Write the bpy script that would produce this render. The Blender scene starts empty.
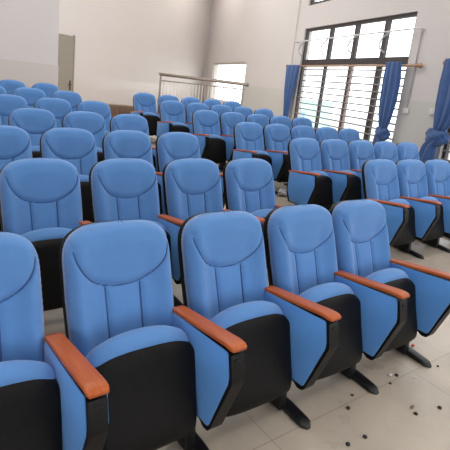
import bpy, bmesh, math, random
import numpy as np
from mathutils import Vector, Matrix
random.seed(7)
SC = bpy.context.scene
COL = SC.collection

# ------------------------------------------------------------------ camera
def look_basis(yaw, pitch, roll):
    F = Vector((math.sin(yaw)*math.cos(pitch), math.cos(yaw)*math.cos(pitch), -math.sin(pitch)))
    R = Vector((math.cos(yaw), -math.sin(yaw), 0)); U = R.cross(F)
    r = R*math.cos(roll)+U*math.sin(roll); u = -R*math.sin(roll)+U*math.cos(roll)
    return r, u, F
cam = bpy.data.cameras.new('camera'); co = bpy.data.objects.new('camera', cam); COL.objects.link(co)
r_, u_, F_ = look_basis(.6632, .2325, .1157)
m = Matrix((r_, u_, -F_)).transposed().to_4x4(); m.translation = Vector((-.3037, -1.6953, 1.5908))
co.matrix_world = m
cam.sensor_width = 36; cam.lens = 36*464.82/450
cam.shift_x = .6/450; cam.shift_y = -28/450
cam.clip_start = .02
SC.camera = co
# ------------------------------------------------------------------ world, lights, exposure
W = bpy.data.worlds.new('sky'); SC.world = W; W.use_nodes = True
nt = W.node_tree; nt.nodes['Background'].inputs[0].default_value = (.93, .97, 1, 1)
nt.nodes['Background'].inputs[1].default_value = 3.2
def area(name, loc, rot, sx, sy, power, col=(1, 1, 1)):
    l = bpy.data.lights.new(name, 'AREA'); l.shape = 'RECTANGLE'; l.size = sx; l.size_y = sy; l.energy = power; l.color = col
    o = bpy.data.objects.new(name, l); COL.objects.link(o); o.location = loc; o.rotation_euler = rot
    return o
for i, (x, y) in enumerate([(0, -3), (4.5, -3), (0, 2.5), (5, 2.5), (2.0, 6.0), (6, 7), (8.5, 11), (10.5, 14.2), (5.2, 9.8)]):
    area('ceiling_fill_light', (x, y, 6.30), (0, 0, 0), 1.9, 1.9, 75, (1, .97, .93))  # unseen fill lamps added under the ceiling, rear ones to brighten the back wall
SC.view_settings.view_transform = 'Standard'; SC.view_settings.look = 'None'
SC.view_settings.gamma = 1; SC.view_settings.exposure = 0.0
SC.view_settings.use_curve_mapping = False

# ------------------------------------------------------------------ materials
def srgb(r, g, b):
    f = lambda c: (c/255/12.92 if c/255 <= .04045 else ((c/255+.055)/1.055)**2.4)
    return (f(r), f(g), f(b), 1)
def mat(name, col, rough=.6, metal=0, var=.0, vscale=8, bump=0, bscale=200, sheen=0, coat=0, coords='Object', spec=.5):
    M = bpy.data.materials.new(name); M.use_nodes = True; n = M.node_tree.nodes; l = M.node_tree.links
    b = n['Principled BSDF']; b.inputs['Base Color'].default_value = col
    b.inputs['Roughness'].default_value = rough; b.inputs['Metallic'].default_value = metal
    b.inputs['Specular IOR Level'].default_value = spec
    if sheen: b.inputs['Sheen Weight'].default_value = sheen; b.inputs['Sheen Roughness'].default_value = .5
    if coat: b.inputs['Coat Weight'].default_value = coat; b.inputs['Coat Roughness'].default_value = .15
    tc = n.new('ShaderNodeTexCoord')
    if var:
        t = n.new('ShaderNodeTexNoise'); t.inputs['Scale'].default_value = vscale; t.inputs['Detail'].default_value = 4
        l.new(tc.outputs[coords], t.inputs['Vector'])
        mx = n.new('ShaderNodeMix'); mx.data_type = 'RGBA'
        mx.inputs[6].default_value = tuple(c*(1-var) for c in col[:3])+(1,)
        mx.inputs[7].default_value = tuple(min(1, c*(1+var)) for c in col[:3])+(1,)
        l.new(t.outputs['Fac'], mx.inputs[0]); l.new(mx.outputs[2], b.inputs['Base Color'])
    if bump:
        t = n.new('ShaderNodeTexNoise'); t.inputs['Scale'].default_value = bscale; t.inputs['Detail'].default_value = 2
        l.new(tc.outputs[coords], t.inputs['Vector'])
        bp = n.new('ShaderNodeBump'); bp.inputs['Strength'].default_value = bump; bp.inputs['Distance'].default_value = .01
        l.new(t.outputs['Fac'], bp.inputs['Height']); l.new(bp.outputs[0], b.inputs['Normal'])
    return M
BLUE = mat('blue_fabric', (.098, .240, .525, 1), .9, var=.06, vscale=14, bump=.12, bscale=500, sheen=.3, spec=.2)
BLUEP = mat('blue_panel_fabric', (.082, .245, .575, 1), .85, var=.04, vscale=10, bump=.1, bscale=500, sheen=.2, spec=.2)
SEAM = mat('seam_groove_shade', (.035, .095, .25, 1), .9)  # darker than the fabric: shade of the stitched grooves put into the colour
BLACK = mat('black_plastic', (.004, .004, .004, 1), .5, spec=.18, bump=.1, bscale=350)
BLKEDGE = mat('black_edge', (.005, .0048, .0048, 1), .45, spec=.2)
METAL = mat('black_metal', (.006, .006, .007, 1), .35, spec=.3, bump=.05, bscale=60)
SLOT = mat('slot_shade', (.003, .003, .003, 1), .8)  # near-black for the shade inside a recess, drawn as a solid box
CURT = mat('curtain_blue', (.032, .085, .235, 1), .8, var=.15, vscale=12, sheen=.2)
BALU = mat('bright_steel', (.62, .56, .50, 1), .35, .6)
STEEL = mat('steel', (.30, .25, .21, 1), .32, .85)
WHITEM = mat('white_painted_metal', (.62, .60, .58, 1), .45)
BARM = mat('dark_grey_bar', (.23, .21, .20, 1), .5)
GREYM = mat('grey_metal', (.36, .35, .35, 1), .4, .5)
FRAME = mat('dark_window_frame', (.040, .030, .030, 1), .45)
PINKFR = mat('pale_sash', (.30, .22, .21, 1), .45)
TANFR = mat('tan_window_frame', (.60, .54, .46, 1), .5)
RODW = mat('rod_wood', (.40, .23, .13, 1), .4)
DOORM = mat('door_green_grey', (.27, .245, .20, 1), .5, var=.05)
DARKM = mat('door_lock_metal', (.08, .05, .035, 1), .4, .6)
CAPM = mat('black_rubber', (.008, .008, .008, 1), .5)
PAPER = mat('white_paper', (.60, .57, .52, 1), .8)
RED = mat('red_wrapper', (.55, .06, .05, 1), .5)
PLANK = mat('cabinet_wood', (.15, .09, .055, 1), .5, var=.2, vscale=6)
CREAM = mat('far_building_paint', (.55, .75, .80, 1), .8)
DGLASS = mat('far_building_glass', (.25, .4, .48, 1), .2)
GROUT = mat('outdoor_ground', (.5, .5, .48, 1), .9)

def wood():
    M = bpy.data.materials.new('armrest_wood'); M.use_nodes = True; n = M.node_tree.nodes; l = M.node_tree.links
    b = n['Principled BSDF']; b.inputs['Roughness'].default_value = .33; b.inputs['Coat Weight'].default_value = .0; b.inputs['Specular IOR Level'].default_value = .3
    b.inputs['Coat Roughness'].default_value = .2
    tc = n.new('ShaderNodeTexCoord'); mp = n.new('ShaderNodeMapping'); mp.inputs['Scale'].default_value = (60, 3, 30)
    t = n.new('ShaderNodeTexNoise'); t.inputs['Scale'].default_value = 1.5; t.inputs['Detail'].default_value = 5
    l.new(tc.outputs['Object'], mp.inputs[0]); l.new(mp.outputs[0], t.inputs['Vector'])
    r = n.new('ShaderNodeValToRGB'); r.color_ramp.elements[0].color = (.38, .080, .019, 1); r.color_ramp.elements[1].color = (.49, .120, .030, 1)
    r.color_ramp.elements[0].position = .3; r.color_ramp.elements[1].position = .7
    l.new(t.outputs['Fac'], r.inputs[0]); l.new(r.outputs[0], b.inputs['Base Color'])
    return M
WOOD = wood()

def shell_mat():
    # black moulded plastic with a field of small pressed dots at the upper part
    M = bpy.data.materials.new('seat_shell_plastic'); M.use_nodes = True; n = M.node_tree.nodes; l = M.node_tree.links
    b = n['Principled BSDF']; b.inputs['Base Color'].default_value = (.005, .0042, .0042, 1); b.inputs['Roughness'].default_value = .5; b.inputs['Specular IOR Level'].default_value = .16
    tc = n.new('ShaderNodeTexCoord'); mp = n.new('ShaderNodeMapping'); mp.inputs['Scale'].default_value = (110, 0, 110)
    mp.inputs['Rotation'].default_value = (0, math.radians(45), 0)
    v = n.new('ShaderNodeTexVoronoi'); v.inputs['Randomness'].default_value = 0; v.inputs['Scale'].default_value = 1
    l.new(tc.outputs['Object'], mp.inputs[0]); l.new(mp.outputs[0], v.inputs['Vector'])
    mr = n.new('ShaderNodeMapRange'); mr.inputs[1].default_value = .18; mr.inputs[2].default_value = .34
    l.new(v.outputs['Distance'], mr.inputs[0])
    sx = n.new('ShaderNodeSeparateXYZ'); l.new(tc.outputs['Object'], sx.inputs[0])
    g = n.new('ShaderNodeMath'); g.operation = 'LESS_THAN'; g.inputs[1].default_value = .40; l.new(sx.outputs['Z'], g.inputs[0])
    mx = n.new('ShaderNodeMath'); mx.operation = 'MAXIMUM'; l.new(mr.outputs[0], mx.inputs[0]); l.new(g.outputs[0], mx.inputs[1])
    bp = n.new('ShaderNodeBump'); bp.inputs['Strength'].default_value = .5; bp.inputs['Distance'].default_value = .002
    l.new(mx.outputs[0], bp.inputs['Height']); l.new(bp.outputs[0], b.inputs['Normal'])
    return M
SHELL = shell_mat()

def floor_mat():
    M = bpy.data.materials.new('floor_tiles'); M.use_nodes = True; n = M.node_tree.nodes; l = M.node_tree.links
    b = n['Principled BSDF']; b.inputs['Roughness'].default_value = .22; b.inputs['Specular IOR Level'].default_value = .45
    tc = n.new('ShaderNodeTexCoord'); mp = n.new('ShaderNodeMapping'); mp.inputs['Location'].default_value = (.05, .42, 0)
    l.new(tc.outputs['Object'], mp.inputs[0])
    br = n.new('ShaderNodeTexBrick'); br.offset = 0; br.inputs['Scale'].default_value = 1
    br.inputs['Brick Width'].default_value = 1.2; br.inputs['Row Height'].default_value = 1.2
    br.inputs['Mortar Size'].default_value = .0035; br.inputs['Mortar Smooth'].default_value = .3
    br.inputs['Color1'].default_value = (.47, .405, .33, 1); br.inputs['Color2'].default_value = (.45, .385, .312, 1)
    br.inputs['Mortar'].default_value = (.34, .28, .225, 1)
    l.new(mp.outputs[0], br.inputs['Vector'])
    ns = n.new('ShaderNodeTexNoise'); ns.inputs['Scale'].default_value = 2.2; ns.inputs['Detail'].default_value = 7; ns.inputs['Roughness'].default_value = .65
    l.new(tc.outputs['Object'], ns.inputs['Vector'])
    rr = n.new('ShaderNodeValToRGB'); rr.color_ramp.elements[0].position = .35; rr.color_ramp.elements[0].color = (.84, .82, .80, 1)
    rr.color_ramp.elements[1].position = .62; rr.color_ramp.elements[1].color = (1, 1, 1, 1)
    l.new(ns.outputs['Fac'], rr.inputs[0])
    mx = n.new('ShaderNodeMix'); mx.data_type = 'RGBA'; mx.blend_type = 'MULTIPLY'; mx.inputs[0].default_value = 1
    l.new(br.outputs['Color'], mx.inputs[6]); l.new(rr.outputs[0], mx.inputs[7]); l.new(mx.outputs[2], b.inputs['Base Color'])
    mr = n.new('ShaderNodeMapRange'); mr.inputs[3].default_value = .18; mr.inputs[4].default_value = .42
    l.new(ns.outputs['Fac'], mr.inputs[0]); l.new(mr.outputs[0], b.inputs['Roughness'])
    return M
FLOOR = floor_mat()
def wallm(name, col, rough=.7): return mat(name, col, rough, var=.035, vscale=.8, bump=.03, bscale=30)
W_UP = wallm('wall_paint_beige', (.615, .57, .55, 1))
W_LEFT = wallm('wall_paint_lilac_white', (.64, .60, .60, 1))
W_R = wallm('wall_paint_grey', (.59, .55, .53, 1))
D_BACK = wallm('dado_back', (.60, .55, .525, 1), .28)
D_LEFT = wallm('dado_left', (.58, .53, .51, 1), .45)
D_R = wallm('dado_right', (.52, .50, .465, 1), .45)
CEIL = wallm('ceiling_paint', (.7, .69, .67, 1))

# ------------------------------------------------------------------ helpers
def link(name, me, M, parent=None):
    o = bpy.data.objects.new(name, me); COL.objects.link(o)
    if M: me.materials.clear(); me.materials.append(M)
    if parent: o.parent = parent
    return o
def pyd(name, vs, fs, smooth=True):
    me = bpy.data.meshes.new(name); me.from_pydata([tuple(v) for v in vs], [], fs)
    bm = bmesh.new(); bm.from_mesh(me); bmesh.ops.recalc_face_normals(bm, faces=bm.faces); bm.to_mesh(me); bm.free()
    if smooth: me.polygons.foreach_set('use_smooth', [True]*len(me.polygons))
    me.update(); return me
def fin(bm, name, smooth=True, angle=35):
    bmesh.ops.recalc_face_normals(bm, faces=bm.faces)
    me = bpy.data.meshes.new(name); bm.to_mesh(me); bm.free()
    if smooth:
        me.polygons.foreach_set('use_smooth', [True]*len(me.polygons))
        me.set_sharp_from_angle(angle=math.radians(angle))
    return me
def add_box(bm, lo, hi, mtx=None):
    vs = [bm.verts.new((x, y, z)) for x in (lo[0], hi[0]) for y in (lo[1], hi[1]) for z in (lo[2], hi[2])]
    if mtx:
        for v in vs: v.co = mtx @ v.co
    for f in ((0, 1, 3, 2), (4, 6, 7, 5), (0, 4, 5, 1), (2, 3, 7, 6), (0, 2, 6, 4), (1, 5, 7, 3)):
        bm.faces.new([vs[i] for i in f])
    return vs
def add_prism(bm, poly, x0, x1, f=None):
    f = f or (lambda a, b, x: (x, a, b))
    A = [bm.verts.new(f(a, b, x0)) for a, b in poly]; B = [bm.verts.new(f(a, b, x1)) for a, b in poly]
    bm.faces.new(A); bm.faces.new(B[::-1]); n = len(poly)
    for i in range(n): bm.faces.new((A[i], A[(i+1) % n], B[(i+1) % n], B[i]))
def bev(bm, w, seg=2):
    bmesh.ops.bevel(bm, geom=list(bm.edges), offset=w, segments=seg, profile=.5, affect='EDGES', clamp_overlap=True)
def add_tube(bm, pts, rad, n=10, caps=True):
    pts = [Vector(p) for p in pts]; rs = rad if isinstance(rad, (list, tuple)) else [rad]*len(pts)
    rings = []
    t0 = (pts[1]-pts[0]).normalized(); up = Vector((0, 0, 1)) if abs(t0.z) < .9 else Vector((1, 0, 0))
    s = t0.cross(up).normalized()
    for i, p in enumerate(pts):
        t = (pts[min(i+1, len(pts)-1)]-pts[max(i-1, 0)]).normalized()
        s = (s - t*s.dot(t)).normalized(); w = t.cross(s)
        rings.append([bm.verts.new(p+(s*math.cos(a)+w*math.sin(a))*rs[i]) for a in [2*math.pi*k/n for k in range(n)]])
    for a, b in zip(rings, rings[1:]):
        for k in range(n): bm.faces.new((a[k], a[(k+1) % n], b[(k+1) % n], b[k]))
    if caps: bm.faces.new(rings[0][::-1]); bm.faces.new(rings[-1])
def tube_mesh(name, pts, rad, n=10):
    bm = bmesh.new(); add_tube(bm, pts, rad, n); return fin(bm, name)
def box_mesh(name, lo, hi, b=.0, mtx=None):
    bm = bmesh.new(); add_box(bm, lo, hi, mtx)
    if b: bev(bm, b)
    return fin(bm, name)
def tag(o, label, cat, group=None):
    o['label'] = label; o['category'] = cat
    if group: o['group'] = group
    return o
def empty(name, loc, label, cat, group=None, rz=0):
    o = bpy.data.objects.new(name, None); o.empty_display_size = .1; COL.objects.link(o); o.location = loc; o.rotation_euler = (0, 0, rz)
    return tag(o, label, cat, group)
def struct(o): o['kind'] = 'structure'; return o

# ------------------------------------------------------------------ the room
S = .0525/1.2028                       # the floor rises gently to the back
CP = Vector((12.19, 16.86)); UB = Vector((.8684, .4959))     # back wall runs along UB, ends at the corner CP
WA = Vector((9.36562, 7.96396)); UR = (Vector((8.02875, 3.75638))-WA).normalized(); NR = Vector((-UR.y, UR.x))   # right wall
if NR.x < 0: NR = -NR                  # NR points outwards
def wp(u, z, d=0):                     # a point on the right wall (u along it to the front, d outwards)
    p = WA+UR*u+NR*d; return Vector((p.x, p.y, z))
XL, YF = -5.5, -7.0
def FZ(y): return S*min(y, 9.0)
UF = 15.6                              # right wall up to the front
fr = wp(UF, 0)
outline = [(XL, YF), (fr.x, fr.y), (CP.x, CP.y), (2.9, 16.86-(12.19-2.9)*UB.y/UB.x), (2.9, 8.6), (XL, 8.6)]
ue = (9.0-WA.y)/UR.y; er = wp(ue, 0)
bm = bmesh.new(); FP = [(XL, YF), (fr.x, fr.y), (er.x, 9.0), (CP.x, CP.y), outline[3], (2.9, 9.0), (2.9, 8.6), (XL, 8.6)]
top = [bm.verts.new((x, y, FZ(y))) for x, y in FP]; bot = [bm.verts.new((x, y, FZ(y)-.15)) for x, y in FP]
for q in ((0, 1, 2, 5, 6, 7), (2, 3, 4, 5)): bm.faces.new([top[i] for i in q]); bm.faces.new([bot[i] for i in q][::-1])
for i in range(8): bm.faces.new((top[i], top[(i+1) % 8], bot[(i+1) % 8], bot[i]))
struct(link('floor', fin(bm, 'floor', False), FLOOR))
bm = bmesh.new(); top = [bm.verts.new((x, y, 6.4)) for x, y in outline]; bot = [bm.verts.new((x, y, 6.5)) for x, y in outline]
bm.faces.new(top); bm.faces.new(bot[::-1])
for i in range(6): bm.faces.new((top[i], top[(i+1) % 6], bot[(i+1) % 6], bot[i]))
struct(link('ceiling', fin(bm, 'ceiling', False), CEIL))
def wall(name, P, U, N, u0, u1, z0, z1, holes, th, M):
    us = sorted({u0, u1, *[h[0] for h in holes], *[h[1] for h in holes]}); zs = sorted({z0, z1, *[h[2] for h in holes], *[h[3] for h in holes]})
    bm = bmesh.new()
    for a, b in zip(us, us[1:]):
        for c, d in zip(zs, zs[1:]):
            if any(h[0]-1e-6 <= a and b <= h[1]+1e-6 and h[2]-1e-6 <= c and d <= h[3]+1e-6 for h in holes): continue
            p = P+U*a; q = P+U*b
            vs = []
            for pt in (p, q):
                for dd in (0, th):
                    for z in (c, d): vs.append(bm.verts.new((pt.x+N.x*dd, pt.y+N.y*dd, z)))
            for f in ((0, 1, 3, 2), (4, 6, 7, 5), (0, 4, 5, 1), (2, 3, 7, 6), (0, 2, 6, 4), (1, 5, 7, 3)): bm.faces.new([vs[i] for i in f])
    bmesh.ops.remove_doubles(bm, verts=bm.verts, dist=1e-5)
    bm.faces.ensure_lookup_table()
    seen = {}
    for f in bm.faces: seen.setdefault(tuple(sorted(v.index for v in f.verts)), []).append(f)
    bm.verts.index_update(); seen = {}
    for f in bm.faces: seen.setdefault(tuple(sorted(v.index for v in f.verts)), []).append(f)
    bmesh.ops.delete(bm, geom=[f for l in seen.values() if len(l) > 1 for f in l], context='FACES_ONLY')
    return struct(link(name, fin(bm, name, False), M))
W1 = (0, 4.43, .47, 3.37); W2 = (5.72, 10.15, .47, 3.37); W3 = (0, 4.43, 3.96, 5.1); W4 = (5.72, 10.15, 3.96, 5.1); W5 = (-8.15, -4.15, .95, 2.52)
W6 = (11.2, 15.0, .9, 3.37)
wall('wall_right', WA, UR, NR, -9.33, UF, -.5, 6.4, [W1, W2, W3, W4, W5, W6], .24, W_R)
NB = Vector((-UB.y, UB.x))
LB = (12.19-2.9)/UB.x
wall('wall_back', CP, -UB, NB, -.24, LB, -.2, 6.4, [], .2, W_UP)
wall('wall_left', Vector((XL, 8.6)), Vector((1, 0)), Vector((0, 1)), 0, 2.9-XL, 0, 6.4, [], .3, W_LEFT)
yret = 16.86-(12.19-2.9)*UB.y/UB.x
wall('wall_side', Vector((XL, YF)), Vector((0, 1)), Vector((-1, 0)), 0, 8.6-YF, -.4, 6.4, [(1.5, 5.5, .9, 3.4), (7.5, 11.5, .9, 3.4)], .2, W_LEFT)
wall('wall_front', Vector((XL, YF)), Vector((1, 0)), Vector((0, -1)), 0, fr.x-XL, -.6, 6.4, [(.8, 4.6, .8, 3.4), (5.6, 9.4, .8, 3.4)], .2, W_UP)
# dado bands (slightly proud of the painted wall)
wall('trim_1', WA, UR, -NR, 4.43, 5.72, -.3, 1.73, [], .012, D_R)
wall('trim_2', WA, UR, -NR, -4.15, 0, .05, 1.70, [], .012, D_R)
wall('trim_3', WA, UR, -NR, 0, 4.43, .0, .45, [], .012, D_R)
wall('trim_4', Vector((XL, 8.6)), Vector((1, 0)), Vector((0, -1)), 0, 2.9-XL+.012, .3, 1.62, [], .014, D_LEFT)
wall('trim_5', CP, -UB, -NB, 0, (12.19-4.555)/UB.x-.02, .35, 1.38, [], .012, D_BACK)

# ------------------------------------------------------------------ windows
def wbox(bm, u0, u1, z0, z1, d0, d1):
    vs = [bm.verts.new(wp(u, z, d)) for u in (u0, u1) for d in (d0, d1) for z in (z0, z1)]
    for f in ((0, 1, 3, 2), (4, 6, 7, 5), (0, 4, 5, 1), (2, 3, 7, 6), (0, 2, 6, 4), (1, 5, 7, 3)): bm.faces.new([vs[i] for i in f])
def glass_mat():
    M = bpy.data.materials.new('window_glass'); M.use_nodes = True; n = M.node_tree.nodes; l = M.node_tree.links
    n.remove(n['Principled BSDF']); t = n.new('ShaderNodeBsdfTransparent'); g = n.new('ShaderNodeBsdfGlossy'); g.inputs['Roughness'].default_value = .02
    mx = n.new('ShaderNodeMixShader'); mx.inputs[0].default_value = .05
    l.new(t.outputs[0], mx.inputs[1]); l.new(g.outputs[0], mx.inputs[2]); l.new(mx.outputs[0], n['Material Output'].inputs[0]); return M
GLASS = glass_mat()
def window(name, u0, u1, z0, z1, kind):
    r = bpy.data.objects.new(name, None); COL.objects.link(r); r['kind'] = 'structure'; r.location = wp((u0+u1)/2, z0, .1)
    bpy.context.view_layer.update()
    inv = r.matrix_world.inverted()
    def lk(nm, bm, M):
        me = fin(bm, nm, False); me.transform(inv); return link(nm, me, M, r)
    f0, f1 = .05, .12
    bm = bmesh.new(); t = .075
    Fm = TANFR if kind == 'small' else FRAME
    if kind == 'small': t = .07
    wbox(bm, u0, u0+t, z0, z1, f0, f1); wbox(bm, u1-t, u1, z0, z1, f0, f1)
    wbox(bm, u0+t, u1-t, z1-t, z1, f0, f1); wbox(bm, u0+t, u1-t, z0, z0+t, f0, f1)
    lk('frame', bm, Fm)
    if kind == 'big':
        zt0, zt1 = 2.41, 2.55
        bm = bmesh.new(); wbox(bm, u0+t, u1-t, zt0, zt1, f0-.005, f1); lk('transom', bm, FRAME)
        for k in (1.32, 2.42, 3.50):
            bm = bmesh.new(); wbox(bm, u0+k-.065, u0+k+.065, zt1, z1-t, f0, f1); lk('mullion', bm, FRAME)
        for k, w, M in ((1.25, .05, FRAME), (2.40, .075, PINKFR), (3.46, .08, FRAME)):
            bm = bmesh.new(); wbox(bm, u0+k-w, u0+k+w, z0+t, zt0, f0+.01, f1); lk('sash_stile', bm, M)
            if M is PINKFR:
                bm = bmesh.new(); wbox(bm, u0+k-.02, u0+k+.02, z0+t, zt0, f0, f0+.01); lk('sash_seal', bm, FRAME)
        bm = bmesh.new(); wbox(bm, u0+t, u0+1.2, zt0-.05, zt0, f0+.01, f1); wbox(bm, u0+3.54, u1-t, zt0-.05, zt0, f0+.01, f1); lk('sash_rail', bm, FRAME)
        panes = [(u0+t, u0+1.25, z0+t, zt0), (u0+1.25, u0+2.4, z0+t, zt0), (u0+2.4, u0+3.46, z0+t, zt0), (u0+3.46, u1-t, z0+t, zt0),
                 (u0+t, u0+1.32, zt1, z1-t), (u0+1.32, u0+2.42, zt1, z1-t), (u0+2.42, u0+3.5, zt1, z1-t), (u0+3.5, u1-t, zt1, z1-t)]
        for k in range(12):          # security bars
            z = 2.285-.150*k
            bm = bmesh.new(); a, b = wp(u0+.02, z, .035), wp(u1-.02, z, .035)
            add_tube(bm, [a, b], .016, 8); lk('security_bar', bm, BARM)
        for k in (.0,):
            pass
    elif kind == 'top':
        for k in (1.32, 2.42, 3.50):
            bm = bmesh.new(); wbox(bm, u0+k-.05, u0+k+.05, z0+t, z1-t, f0, f1); lk('mullion', bm, FRAME)
        panes = [(u0+t, u1-t, z0+t, z1-t)]
    else:
        panes = [(u0+t, u1-t, z0+t, z1-t)]
    for a, b, c, d in panes:
        bm = bmesh.new(); wbox(bm, a, b, c, d, .085, .09); lk('pane', bm, GLASS)
window('window_1', *W1, 'big'); window('window_2', *W2, 'big'); window('window_3', *W3, 'top'); window('window_4', *W4, 'top'); window('window_5', *W5, 'small')

# door in the back wall
def bw(s, z, d=0):                    # s metres left of the corner along the back wall, d into the room
    p = CP-UB*s-NB*d; return Vector((p.x, p.y, z))
s0 = (12.19-4.555)/UB.x; s1 = s0+.95; fz = FZ(12)
def bbox_mesh(nm, sa, sb, za, zb, da, db):
    bm = bmesh.new(); vs = [bm.verts.new(bw(s, z, d)) for s in (sa, sb) for d in (da, db) for z in (za, zb)]
    for f in ((0, 1, 3, 2), (4, 6, 7, 5), (0, 4, 5, 1), (2, 3, 7, 6), (0, 2, 6, 4), (1, 5, 7, 3)): bm.faces.new([vs[i] for i in f])
    return fin(bm, nm, False)
d = struct(link('door_1', bbox_mesh('door_1', s0+.03, s1, fz, 2.50, .0, .04), DOORM))
struct(link('trim_6', bbox_mesh('trim_6', s0-.01, s0+.03, fz, 2.53, 0, .05), DOORM))
bm = bmesh.new()
vs = [bm.verts.new(bw(s, z, dd)) for s in (s0+.12, s0+.17) for dd in (.04, .05) for z in (.96, 1.24)]
for f in ((0, 1, 3, 2), (4, 6, 7, 5), (0, 4, 5, 1), (2, 3, 7, 6), (0, 2, 6, 4), (1, 5, 7, 3)): bm.faces.new([vs[i] for i in f])
add_tube(bm, [bw(s0+.145, 1.12, .05), bw(s0+.145, 1.12, .10), bw(s0+.28, 1.12, .105)], .014, 8)
h = link('door_handle', fin(bm, 'door_handle'), DARKM, d)

# ------------------------------------------------------------------ auditorium chair
W_ARM_R, W_ARM_L = .240, -.330
UP = Vector((0, .340, .9404)); NF = Vector((0, -.9404, .340)); B0 = Vector((.0, -.014, .334)); LBK = .644; HW = .246
def half_w(h):                        # half width of the backrest at height h
    t = h/LBK; w = HW*(.965+.035*min(1, t/.5))
    t0 = .70
    if t > t0: w *= max(0, 1-((t-t0)/(1-t0))**3.15)**(1/3.15)
    return w
def seam_z(x): return LBK-.085-.20*max(0, 1-abs(x/.222)**2.3)**(1/2.3)
def _outline():
    out = [(half_w(LBK*math.sin(i/199*math.pi/2)), LBK*math.sin(i/199*math.pi/2)) for i in range(200)]
    return np.array([(x, 0) for x in np.linspace(0, out[0][0], 20)]+out)
_O = _outline()
_sm = [(x, seam_z(x)) for x in np.linspace(0, .2215, 160)]
_vt = [(.083-.004*(1-z/.35), z) for z in np.linspace(.02, seam_z(.083), 120)]
_SEAM = np.array(_sm+_vt)
def sstep(v): v = max(0, min(1, v)); return v*v*(3-2*v)
def depth(x, hh, groove=True):
    p = np.array([abs(x), hh])
    do = np.sqrt(((_O-p)**2).sum(1)).min(); ds = np.sqrt(((_SEAM-p)**2).sum(1)).min()
    k = min(do/.052, 1); dep = .034+.070*math.sqrt(max(0, 1-(1-k)**2))
    inner = hh > seam_z(x) and abs(x) < .222
    dep -= .058*sstep(1.25*(1-(x/.215)**2))*sstep((LBK-.03-hh)/.26)*sstep(hh/.05+.6)
    dep += .012*min(1, do/.10)*(math.cos(min(1, abs(x)/.26)*math.pi/2))*(.8 if not inner else 1.1)
    if inner: dep += .010*min(1, ds/.03)
    elif abs(x) > .085: dep += .008*min(1, ds/.03)*min(1, do/.06)
    else: dep += .004*min(1, ds/.03)
    if groove: dep -= .012*math.exp(-(ds/.0065)**2)*min(1, do/.03)
    return dep
def back_mesh():
    nr, nc = 84, 72; vs = []; fs = []
    for i in range(nr+1):
        hh = LBK*math.sin(i/nr*math.pi/2)**.93 if i else 0
        w = half_w(min(hh, LBK*.9992))
        for j in range(nc+1):
            q = j/nc*2-1; x = (math.sin(q*math.pi/2)*.55+q*.45)*w
            vs.append(B0+Vector((x, 0, 0))+UP*hh+NF*depth(x, hh))
    n = nc+1
    for i in range(nr):
        for j in range(nc): fs.append((i*n+j, i*n+j+1, (i+1)*n+j+1, (i+1)*n+j))
    base = len(vs)
    for i in range(nr+1):
        hh = LBK*math.sin(i/nr*math.pi/2)**.93 if i else 0
        w = half_w(min(hh, LBK*.9992))
        vs.append(B0+Vector((-w, 0, 0))+UP*hh-NF*.001); vs.append(B0+Vector((w, 0, 0))+UP*hh-NF*.001)
    for i in range(nr):
        a = base+2*i
        fs.append((a, a+2, a+3, a+1)); fs.append((i*n, (i+1)*n, a+2, a)); fs.append((i*n+nc, a+1, a+3, (i+1)*n+nc))
    fs.append(tuple(range(nc+1))+(base+1, base)); fs.append(tuple(nr*n+j for j in range(nc, -1, -1))+(base+2*nr, base+2*nr+1))
    return pyd('backrest', vs, fs)
def seam_mesh():
    bm = bmesh.new()
    P = lambda x, z: B0+Vector((x, 0, 0))+UP*z+NF*(depth(x, z, False)-.0065)
    xs = [-.2205*math.cos(math.pi*k/60) for k in range(61)]
    add_tube(bm, [P(x, seam_z(x)) for x in xs], .0034, 6)
    for sg in (-1, 1): add_tube(bm, [P(sg*x, z) for x, z in _vt[::4]], .0036, 6)
    return fin(bm, 'seam')
def back_shell_mesh():
    # moulded black rear shell, deeper in the middle, reaching below the cushion
    vs = []; fs = []; nr, nc = 30, 16
    def ring(dfun, grow):
        st = len(vs)
        for i in range(nr+1):
            q = math.sin(i/nr*math.pi/2); hh = -.17+(LBK+.17+grow)*q
            hq = max(0, min(hh, LBK)*1.0); w = half_w(min(max(hh-grow, 0), LBK*.9992))+grow
            if hh < 0: w = (HW+grow)*.965*(1+hh*.35)
            for j in range(nc+1):
                s = math.sin((j/nc*2-1)*math.pi/2); x = s*w
                vs.append(B0+Vector((x, 0, 0))+UP*hh+NF*dfun(s, max(0, min(1, (hh+.17)/(LBK+.17)))))
        return st
    n = nc+1
    a = ring(lambda s, t: .026, -.0015)
    b = ring(lambda s, t: -.022-.028*(1-s*s)**.5*math.sin(math.pi*min(1, t*1.02))**.5 if t < .99 else -.022, .003)
    for st, fl in ((a, 0), (b, 1)):
        for i in range(nr):
            for j in range(nc):
                f = (st+i*n+j, st+i*n+j+1, st+(i+1)*n+j+1, st+(i+1)*n+j); fs.append(f[::-1] if fl else f)
    for i in range(nr):
        fs.append((a+i*n, a+(i+1)*n, b+(i+1)*n, b+i*n)); fs.append((a+i*n+nc, b+i*n+nc, b+(i+1)*n+nc, a+(i+1)*n+nc))
    for j in range(nc):
        fs.append((a+j, b+j, b+j+1, a+j+1)); fs.append((a+nr*n+j, a+nr*n+j+1, b+nr*n+j+1, b+nr*n+j))
    return pyd('back_shell', vs, fs)
SX = -.021; SHW = .223
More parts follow.
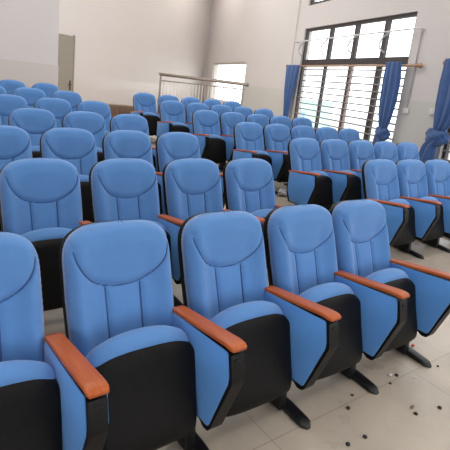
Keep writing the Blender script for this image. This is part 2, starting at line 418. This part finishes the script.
def loft(name, rings, smooth=True):
    n = len(rings[0]); vs = [v for r in rings for v in r]; fs = []
    for i in range(len(rings)-1):
        for k in range(n): fs.append((i*n+k, i*n+(k+1) % n, (i+1)*n+(k+1) % n, (i+1)*n+k))
    fs.append(tuple(range(n))[::-1]); fs.append(tuple((len(rings)-1)*n+k for k in range(n)))
    return pyd(name, vs, fs, smooth)
def prof(poly, n):                    # resample a closed YZ profile
    P = [Vector(p) for p in poly]; L = [0]
    for i in range(len(P)): L.append(L[-1]+(P[(i+1) % len(P)]-P[i]).length)
    o = []
    for k in range(n):
        s = L[-1]*k/n; i = max(j for j in range(len(P)) if L[j] <= s+1e-9)
        o.append(P[i].lerp(P[(i+1) % len(P)], (s-L[i])/(L[i+1]-L[i])))
    return o
def rounded(poly, r, seg=4):
    o = []; n = len(poly)
    for i in range(n):
        p = Vector(poly[i]); a = Vector(poly[i-1])-p; b = Vector(poly[(i+1) % n])-p
        rr = min(r if not isinstance(r, (list, tuple)) else r[i], a.length*.45, b.length*.45)
        A = p+a.normalized()*rr; B = p+b.normalized()*rr
        for k in range(seg+1):
            t = k/seg; o.append(tuple(A*(1-t)**2+p*2*t*(1-t)+B*t*t))
    return o
def seat_shell_mesh():
    poly = rounded([(-.185, .553), (-.255, .540), (-.300, .40), (-.365, .215), (-.370, .150), (-.30, .12), (-.21, .30), (-.145, .46)], [.02, .05, .1, .06, .03, .03, .05, .05], 5)
    P = prof(poly, 60); rings = []
    c = Vector((-.27, .34))
    N = 28
    for i in range(N+1):
        s = math.sin((i/N*2-1)*math.pi/2); e = 1-abs(s)
        k = 1-.10*(1-min(1, e/.10))**2
        x = SX+s*(SHW-.005)
        r = []
        for p in P:
            q = c+(p-c)*Vector((1, 1)).x
            y = c.x+(p.x-c.x)*k; z = c.y+(p.y-c.y)*(1-.02*(1-min(1, e/.10))**2)
            up = max(0, min(1, (p.y-.35)/.2))
            z -= .046*up*abs(s)**3.2        # arched upper edge
            y += .018*abs(s)**3*(1-up)
            xx = x*(1-.05*max(0, (.40-p.y)/.25))
            r.append((xx, y, z))
        rings.append(r)
    return loft('seat_shell', rings)
def seat_cushion_mesh():
    poly = rounded([(-.125, .570), (-.18, .602), (-.238, .553), (-.225, .50), (-.165, .34), (-.115, .34), (-.08, .50)], [.04, .045, .03, .03, .03, .03, .05], 5)
    P = prof(poly, 48); c = Vector((-.185, .50)); rings = []; N = 28
    for i in range(N+1):
        s = math.sin((i/N*2-1)*math.pi/2); e = 1-abs(s)
        k = math.sqrt(max(.0, 1-(1-min(1, e/.16))**2))*.35+.65
        x = SX+s*(SHW-.004); r = []
        for p in P:
            y = c.x+(p.x-c.x)*k; z = c.y+(p.y-c.y)*(k*.5+.5)
            up = max(0, min(1, (p.y-.35)/.2)); z -= .062*up*abs(s)**2.3
            r.append((x, y, z))
        rings.append(r)
    return loft('seat_cushion', rings)
def standard_core():
    poly = [(-.488, .585), (-.512, .47), (-.412, .198), (-.398, .176), (-.36, .172), (-.335, .190), (-.09, .19), (-.035, .32), (-.03, .545)]
    bm = bmesh.new(); add_prism(bm, rounded(poly, .010, 2), -.033, .033); me = fin(bm, 'side_frame', True, 40); return me
def standard_pad():
    poly = [(-.470, .592), (-.495, .472), (-.402, .203), (-.13, .203), (-.062, .33), (-.05, .56)]
    bm = bmesh.new(); add_prism(bm, rounded(poly, .015, 3), -.0045, .0045); bev(bm, .003, 1); return fin(bm, 'side_panel', True, 50)
def armrest_mesh():
    N = 26; rings = []
    for i in range(N+1):
        t = i/N; y = -.498+.476*t
        w = .0385-.004*t; h = .0105
        zc = .620-.058*t - .010*max(0, (.12-t)/.12)**1.6
        e = min(t, 1-t)/.028
        k = math.sqrt(max(.15, 1-(1-min(1, e))**2))
        w *= .78+.22*k; hh = h*(.6+.4*k)
        ring = []
        for k2 in range(20):
            a = 2*math.pi*k2/20; ca, sa = math.cos(a), math.sin(a)
            px = w*abs(ca)**.22*(1 if ca > 0 else -1); pz = hh*abs(sa)**.25*(1 if sa > 0 else -1)
            ring.append((px, y, zc+pz))
        rings.append(ring)
    return loft('armrest', rings)
def post_mesh():
    bm = bmesh.new(); poly = [(-.275, .285), (-.285, .15), (-.30, .012), (-.15, .012), (-.175, .10), (-.19, .285)]
    add_prism(bm, poly, -.062, -.012); bev(bm, .006, 2)
    for v in bm.verts: v.co.z += S*v.co.y*max(0, 1-v.co.z/.1)
    return fin(bm, 'post')
def foot_mesh():
    rings = []
    for t in np.linspace(0, 1, 22):
        y = -.455+.50*t; e = min(t, 1-t)/.065; k = math.sqrt(max(.12, 1-(1-min(1, e))**2))
        w = .036*k; h = .038*(.35+.65*min(1, e))*(1 if t > .3 else .62+.38*(t/.3))
        ring = [(w*math.copysign(abs(math.cos(a))**.5, math.cos(a)), y, S*y+.001+max(0, h*.5*(1+math.copysign(abs(math.sin(a))**.5, math.sin(a))))) for a in [2*math.pi*q/16 for q in range(16)]]
        rings.append(ring)
    return loft('foot', rings)
ME = dict(back=back_mesh(), seam=seam_mesh(), bshell=back_shell_mesh(), sshell=seat_shell_mesh(), scush=seat_cushion_mesh(), core=standard_core(), pad=standard_pad(),
          arm=armrest_mesh(), post=post_mesh(), foot=foot_mesh(), slot=box_mesh('slot', (-.014, -.497, .555), (.014, -.485, .566), .001))
def sub(nm, key, M, par, loc=(0, 0, 0)):
    o = link(nm, ME[key], M, par); o.location = loc; return o
def make_standard(root, x, side=1):
    c = sub('side_frame', 'core', BLKEDGE, root, (x, 0, 0))
    for sgn in (-1, 1): sub('side_panel', 'pad', BLUEP, c, (sgn*.0365, 0, 0))
    sub('armrest', 'arm', WOOD, root, (x, 0, 0))
    sub('slot', 'slot', SLOT, c)
    sub('post', 'post', METAL, root, (x+(0 if side > 0 else .074), 0, 0)); sub('foot', 'foot', METAL, root, (x, 0, 0))
G1 = 'folding auditorium chairs in rows'
proto = empty('auditorium_chair', (0, 0, 0), '', 'chair', G1)
sub('seam', 'seam', SEAM, sub('backrest', 'back', BLUE, proto)); sub('back_shell', 'bshell', BLACK, proto)
sub('seat_cushion', 'scush', BLUE, proto); sub('seat_shell', 'sshell', SHELL, proto)
make_standard(proto, W_ARM_R)
bpy.context.view_layer.update()
def copy_tree(o, parent=None):
    c = o.copy(); COL.objects.link(c)
    if parent: c.parent = parent
    for ch in o.children: copy_tree(ch, c)
    return c
PP = .57; first = True
ordw = ['aisle', 'second from the aisle', 'third from the aisle', 'fourth from the aisle', 'fifth from the aisle']
rown = ['front', 'second', 'third', 'fourth', 'fifth', 'sixth', 'rearmost']
def place(x, y, rz, label, left_end, dback=0):
    global first
    if first: o = proto; first = False
    else: o = copy_tree(proto)
    o.location = (x, y, S*y); o.rotation_euler = (0, 0, rz); o['label'] = label
    if left_end: make_standard(o, W_ARM_L, -1)
    if dback:
        for ch in o.children:
            if ch.name.startswith('back'): ch.location.x += dback
ROW, RROW, ANG = 1.2028, 1.1924, -.023
for k in range(7):
    lo = [0, 0, 1, 1, 2, 2, 3][k]
    for i in range(4, lo-1, -1):
        j = 4-i; pos = 'at the aisle end' if j == 0 else ordw[j]
        place(i*PP-.013 if k == 0 else 2.4*PP+(i-2.4)*(PP+.013)-.008, k*ROW, 0, 'blue auditorium chair, %s, %s row of the near left block' % (pos, rown[k]), i == lo, [-.034, -.012, .008, .016, .010][i] if k == 0 else 0)
RX, RY = 4.154, 1.165
rn = ['front', 'second', 'third', 'fourth', 'fifth', 'rearmost']
for k in range(6):
    for i in range(5 if k else 4):
        x = RX+i*PP*math.cos(ANG)-k*RROW*math.sin(ANG); y = RY+i*PP*math.sin(ANG)+k*RROW*math.cos(ANG)
        pos = 'at the aisle end' if i == 0 else ordw[i]
        place(x-.013, y, ANG, 'blue auditorium chair, %s, %s row of the far right block' % (pos, rn[k]), i == 0)

# ------------------------------------------------------------------ metal railing at the back
rail = empty('metal_railing', (6.5, 8.3, S*8.3), 'shiny metal railing with thin balusters behind the rearmost chairs of right block', 'railing')
bpy.context.view_layer.update(); off = Vector(rail.location)
def rl(nm, pts, rad, M=STEEL, n=12):
    me = tube_mesh(nm, pts, rad, n); me.transform(Matrix.Translation(-off)); return link(nm, me, M, rail)
zf = S*8.3
rl('top_rail', [(5.16, 8.3, 1.70), (7.84, 8.3, 1.70)], .040)
rl('middle_rail', [(5.2, 8.3, 1.555), (7.75, 8.3, 1.565)], .014)
rl('bottom_rail', [(5.2, 8.3, zf+.12), (7.75, 8.3, zf+.12)], .014)
for x in (5.2, 6.47, 7.72): rl('post', [(x, 8.3, zf-.01), (x, 8.3, 1.68)], .026)
for i in range(27):
    x = 5.2+.093*(i+1)
    if abs(x-6.47) > .04 and x < 7.68: rl('baluster', [(x, 8.3, zf+.12), (x, 8.3, 1.56)], .0115, BALU, 8)
rl('end_flange', [(7.83, 8.3, 1.70), (7.86, 8.3, 1.70)], .062, GREYM, 20)

# ------------------------------------------------------------------ curtains and rods
def conv(o): return o
def rod(u0, u1, z, label):
    r = empty('curtain_rod', wp((u0+u1)/2, z, -.07), label, 'curtain rod', 'wooden curtain rods'); bpy.context.view_layer.update(); inv = r.matrix_world.inverted()
    me = tube_mesh('pole', [wp(u0, z, -.07), wp(u1, z, -.07)], .022, 12); me.transform(inv); link('pole', me, RODW, r)
    for u, sg in ((u0, -1), (u1, 1)):
        L = [.012, .02, .045, .052, .045, .02, .004]
        pts = [wp(u+sg*(.02*i-.01), z, -.07) for i in range(7)]
        me = tube_mesh('finial', pts, L, 12); me.transform(inv); link('finial', me, RODW, r)
    for u in (u0+.1, u1-.1):
        me = tube_mesh('bracket', [wp(u, z, 0), wp(u, z, -.08)], .012, 8); me.transform(inv); link('bracket', me, RODW, r)
rod(-.60, 4.82, 2.365, 'wooden curtain rod with ball ends across the large barred window')
rod(5.52, 10.7, 2.41, 'wooden curtain rod entering at the right edge above the tied curtain')
def curtain(spec, folds, label, tail=None, ph=0):
    # spec: list of (z, u_left, u_right, fold depth)
    top = spec[0]
    r = empty('curtain', wp((top[1]+top[2])/2, spec[-1][0], -.12), label, 'curtain', 'blue window curtains'); bpy.context.view_layer.update(); inv = r.matrix_world.inverted()
    def cloth(nm, sp, folds, ph, closed=True):
        zs = np.linspace(sp[0][0], sp[-1][0], 44); K = [np.array([s[q] for s in sp][::-1]) for q in range(4)]
        rings = []; N = 120
        for z in zs:
            a = np.interp(z, K[0], K[1]); b = np.interp(z, K[0], K[2]); dd = np.interp(z, K[0], K[3]); ring = []
            for k in range(N):
                th = 2*math.pi*k/N
                rr = 1+.27*math.sin(folds*th+ph+.6*math.sin(z*3))+.07*math.sin((folds*2+3)*th+z*2)
                uu = (a+b)/2+(b-a)/2*math.cos(th)*(.88+.12*rr); q = -.17+dd*math.sin(th)*rr
                ring.append(wp(uu, z, q))
            rings.append(ring)
        me = loft(nm, rings); me.transform(inv); return link(nm, me, CURT, r)
    cloth('drape', spec, folds, ph)
    if tail:
        kz, ku0, ku1, spt = tail
        # a soft knot: lumpy wrapped ball with a twist
        vs = []; fs = []; A, B = 26, 36
        for i in range(A+1):
            p = math.pi*i/A
            for j in range(B):
                th = 2*math.pi*j/B
                rr = 1+.13*math.sin(3*th+4*p)+.08*math.sin(7*th-6*p)
                vs.append(wp((ku0+ku1)/2+(ku1-ku0)/2*math.sin(p)*math.cos(th)*rr, kz+.155*math.cos(p)*(1+.1*math.sin(2*th)), -.17+.085*math.sin(p)*math.sin(th)*rr))
        for i in range(A):
            for j in range(B): fs.append((i*B+j, i*B+(j+1) % B, (i+1)*B+(j+1) % B, (i+1)*B+j))
        me = pyd('knot', vs, fs); me.transform(inv); link('knot', me, CURT, r)
        cloth('tail', spt, 5, 1.0)
curtain([(2.38, -.46, .30, .05), (2.2, -.44, .27, .06), (1.7, -.36, .14, .07), (1.2, -.25, .02, .06), (.85, -.20, .0, .05), (.6, -.20, .0, .05)], 9,
        'narrow blue curtain gathered at the far left side of the large window')
curtain([(2.42, 4.02, 4.46, .04), (2.1, 4.02, 4.52, .06), (1.7, 4.04, 4.52, .07), (1.35, 4.10, 4.46, .065), (1.12, 4.18, 4.38, .05)], 9,
        'blue curtain knotted low at the right side of the large window', (1.02, 4.08, 4.48, [(1.05, 4.17, 4.46, .05), (.9, 4.08, 4.38, .06), (.62, 4.06, 4.36, .06)]), 1)
curtain([(2.46, 5.58, 6.18, .05), (2.1, 5.56, 6.18, .06), (1.7, 5.58, 6.14, .075), (1.4, 5.62, 6, .065), (1.28, 5.64, 5.9, .055)], 9,
        'blue curtain knotted twice at the right edge of the photo', (1.16, 5.49, 5.99, [(1.10, 5.58, 5.88, .07), (.98, 5.48, 5.78, .075), (.72, 5.41, 5.78, .085), (.5, 5.41, 5.76, .07)]), 2)

# ------------------------------------------------------------------ opener bar, conduits, sockets on the right wall
r = empty('window_opener_bar', wp(2.1, 3.02, -.1), 'thin white metal bar with bent hooks crossing the upper window panes', 'bar'); bpy.context.view_layer.update(); inv = r.matrix_world.inverted()
me = tube_mesh('bar', [wp(-.25, 3.02, -.1), wp(4.72, 3.03, -.1)], .016, 8); me.transform(inv); link('bar', me, WHITEM, r)
for u in (-.25, 4.72):
    me = tube_mesh('bracket', [wp(u, 3.02, 0), wp(u, 3.02, -.115)], .02, 8); me.transform(inv); link('bracket', me, WHITEM, r)
for u in (.15, 1.35, 2.55, 3.7):
    pts = [wp(u+.12, 3.0, -.10), wp(u-.02, 2.92, -.12), wp(u-.10, 2.80, -.13), wp(u-.06, 2.70, -.12), wp(u+.08, 2.62, -.10)]
    me = tube_mesh('hook', pts, .016, 7); me.transform(inv); link('hook', me, GREYM, r)
def conduit(u, z0, z1, box, label, dz=.0):
    r = empty('cable_conduit', wp(u, z0, -.03), label, 'conduit'); bpy.context.view_layer.update(); inv = r.matrix_world.inverted()
    me = tube_mesh('pipe', [wp(u, z0, -.025), wp(u, z1, -.025)], .012, 10); me.transform(inv); link('pipe', me, WHITEM if not box else GREYM, r)
    if box:
        bm = bmesh.new(); wbox(bm, u-.075, u+.075, z0-.05, z0+.06, -.05, -.012); bev(bm, .008); me = fin(bm, 'socket_box'); me.transform(inv); link('socket_box', me, WHITEM, r)
conduit(4.68, 1.52, 2.99, True, 'grey cable conduit dropping from window bar end to a socket box')
conduit(-.50, 1.75, 5.35, False, 'slim white pipe running up wall left of the large window')
bm = bmesh.new(); wbox(bm, -.055, .055, -.055, .055, 0, 0); bm.free()
bm = bmesh.new(); wbox(bm, 5.30, 5.42, 1.51, 1.63, -.045, -.012); bev(bm, .008); me = fin(bm, 'wall_socket')
o = link('wall_socket', me, WHITEM); tag(o, 'small white wall socket beside the double-knotted curtain', 'socket')

# ------------------------------------------------------------------ low wooden cabinet at the back of the aisle
c = empty('wooden_cabinet', (4.75, 9.3, FZ(9.3)), 'low brown wooden cabinet on the floor at the aisle back', 'cabinet', None, 0)
link('body', box_mesh('body', (-.6, -.0, .0), (.42, .4, .44), .006), PLANK, c)
for a, b in ((-.585, -.10), (-.085, .405)): link('door', box_mesh('door', (a, -.02, .03), (b, -.001, .425), .004), PLANK, c)

# ------------------------------------------------------------------ things lying on the floor
def blob(name, loc, size, M, label, cat, group=None, seed=0, rough=.35):
    rnd = random.Random(seed); bm = bmesh.new(); bmesh.ops.create_icosphere(bm, subdivisions=3, radius=1)
    ph = [rnd.uniform(0, 6) for _ in range(6)]
    for v in bm.verts:
        k = 1+rough*(.5*math.sin(5*v.co.x+ph[0])*math.sin(4*v.co.y+ph[1])+.4*math.sin(9*v.co.z+ph[2]+3*v.co.x)+.25*math.sin(13*v.co.y+ph[3]))
        v.co = Vector((v.co.x*size[0]*k, v.co.y*size[1]*k, (v.co.z*k)*size[2]))
    lo = min(v.co.z for v in bm.verts)
    for v in bm.verts: v.co.z -= lo
    o = link(name, fin(bm, name, True, 60), M); o.location = (loc[0], loc[1], S*loc[1]+.001); return tag(o, label, cat, group)
blob('plastic_bag', (4.47, 3.02, 0), (.09, .07, .045), mat('clear_plastic', (.62, .62, .63, 1), .2, spec=.8), 'crumpled pale plastic bag on the aisle floor beside second row right chairs', 'bag', None, 3, .55)
blob('paper_scrap', (4.27, 6.70, 0), (.10, .08, .07), PAPER, 'white crumpled paper on the aisle floor far back', 'paper', None, 5)
blob('candy_wrapper', (2.63, -.25, 0), (.014, .010, .007), RED, 'small red wrapper beside the foot of the aisle end front chair', 'wrapper', None, 8)
caps = [(1.79, -.39, 'near the second last foot of the front row'), (1.68, -.45, 'just before the foot of the fourth front chair'), (1.59, -.63, 'upper one of the pair at the photo bottom'),
        (1.47, -.62, 'lower one of the pair at the photo bottom'), (2.00, -.66, 'alone at middle right of the bare floor'), (2.18, -.70, 'furthest right on the bare floor'),
        (2.21, -.40, 'beside the white scrap left of the last foot'), (2.10, -.43, 'on the tile joint below the white scrap'), (2.50, -.44, 'touching the tip of the last foot'), (2.57, -.47, 'just right of the last foot')]
cb = bmesh.new(); rr = [(.0125, 0), (.0135, .002), (.0125, .009), (.009, .012), (.004, .0125)]
def cap_mesh():
    return loft('rubber_cap', [[(r*math.cos(a), r*math.sin(a), z) for a in [2*math.pi*k/16 for k in range(16)]] for r, z in rr])
cb.free(); cm = cap_mesh(); cm.materials.append(CAPM)
for i, (x, y, lab) in enumerate(caps):
    o = bpy.data.objects.new('rubber_cap', cm); COL.objects.link(o); o.location = (x, y, S*y+.0005)
    sc = .6 if i in (0, 7, 8, 9) else .85; o.scale = (sc, sc, sc)
    tag(o, 'small black rubber cap ' + lab, 'rubber cap', 'black rubber caps on the floor')
for i, (x, y, sz, lab) in enumerate([(2.17, -.38, (.013, .009, .005), 'tiny white scrap beside a black cap near the last foot'),
                                     (2.30, -.47, (.014, .005, .004), 'tiny pale splinter on floor right of the white scrap'),
                                     (2.03, -.62, (.016, .006, .005), 'tiny brown splinter just above a black cap')]):
    blob('floor_scrap', (x, y, 0), sz, PAPER if i < 2 else PLANK, lab, 'scrap', 'scraps on the floor', 20+i)


# ------------------------------------------------------------------ outside the windows
g = link('ground', box_mesh('ground', (8, -60, -3.2), (120, 90, -3)), GROUT); g['kind'] = 'structure'

bld = empty('utility_building', (31.5, 27.4, -3), 'small pale turquoise building far outside, low behind the left window panes', 'building')
TUR = mat('turquoise_render', (.46, .66, .69, 1), .8)
link('wall', box_mesh('wall', (-1.5, -.75, 0), (1.5, .75, 4.2)), TUR, bld)
link('roof', box_mesh('roof', (-1.6, -.85, 4.2), (1.6, .85, 4.3)), GROUT, bld)
link('window', box_mesh('window', (-1.53, -.3, 2.2), (-1.49, .3, 3.2)), DGLASS, bld)
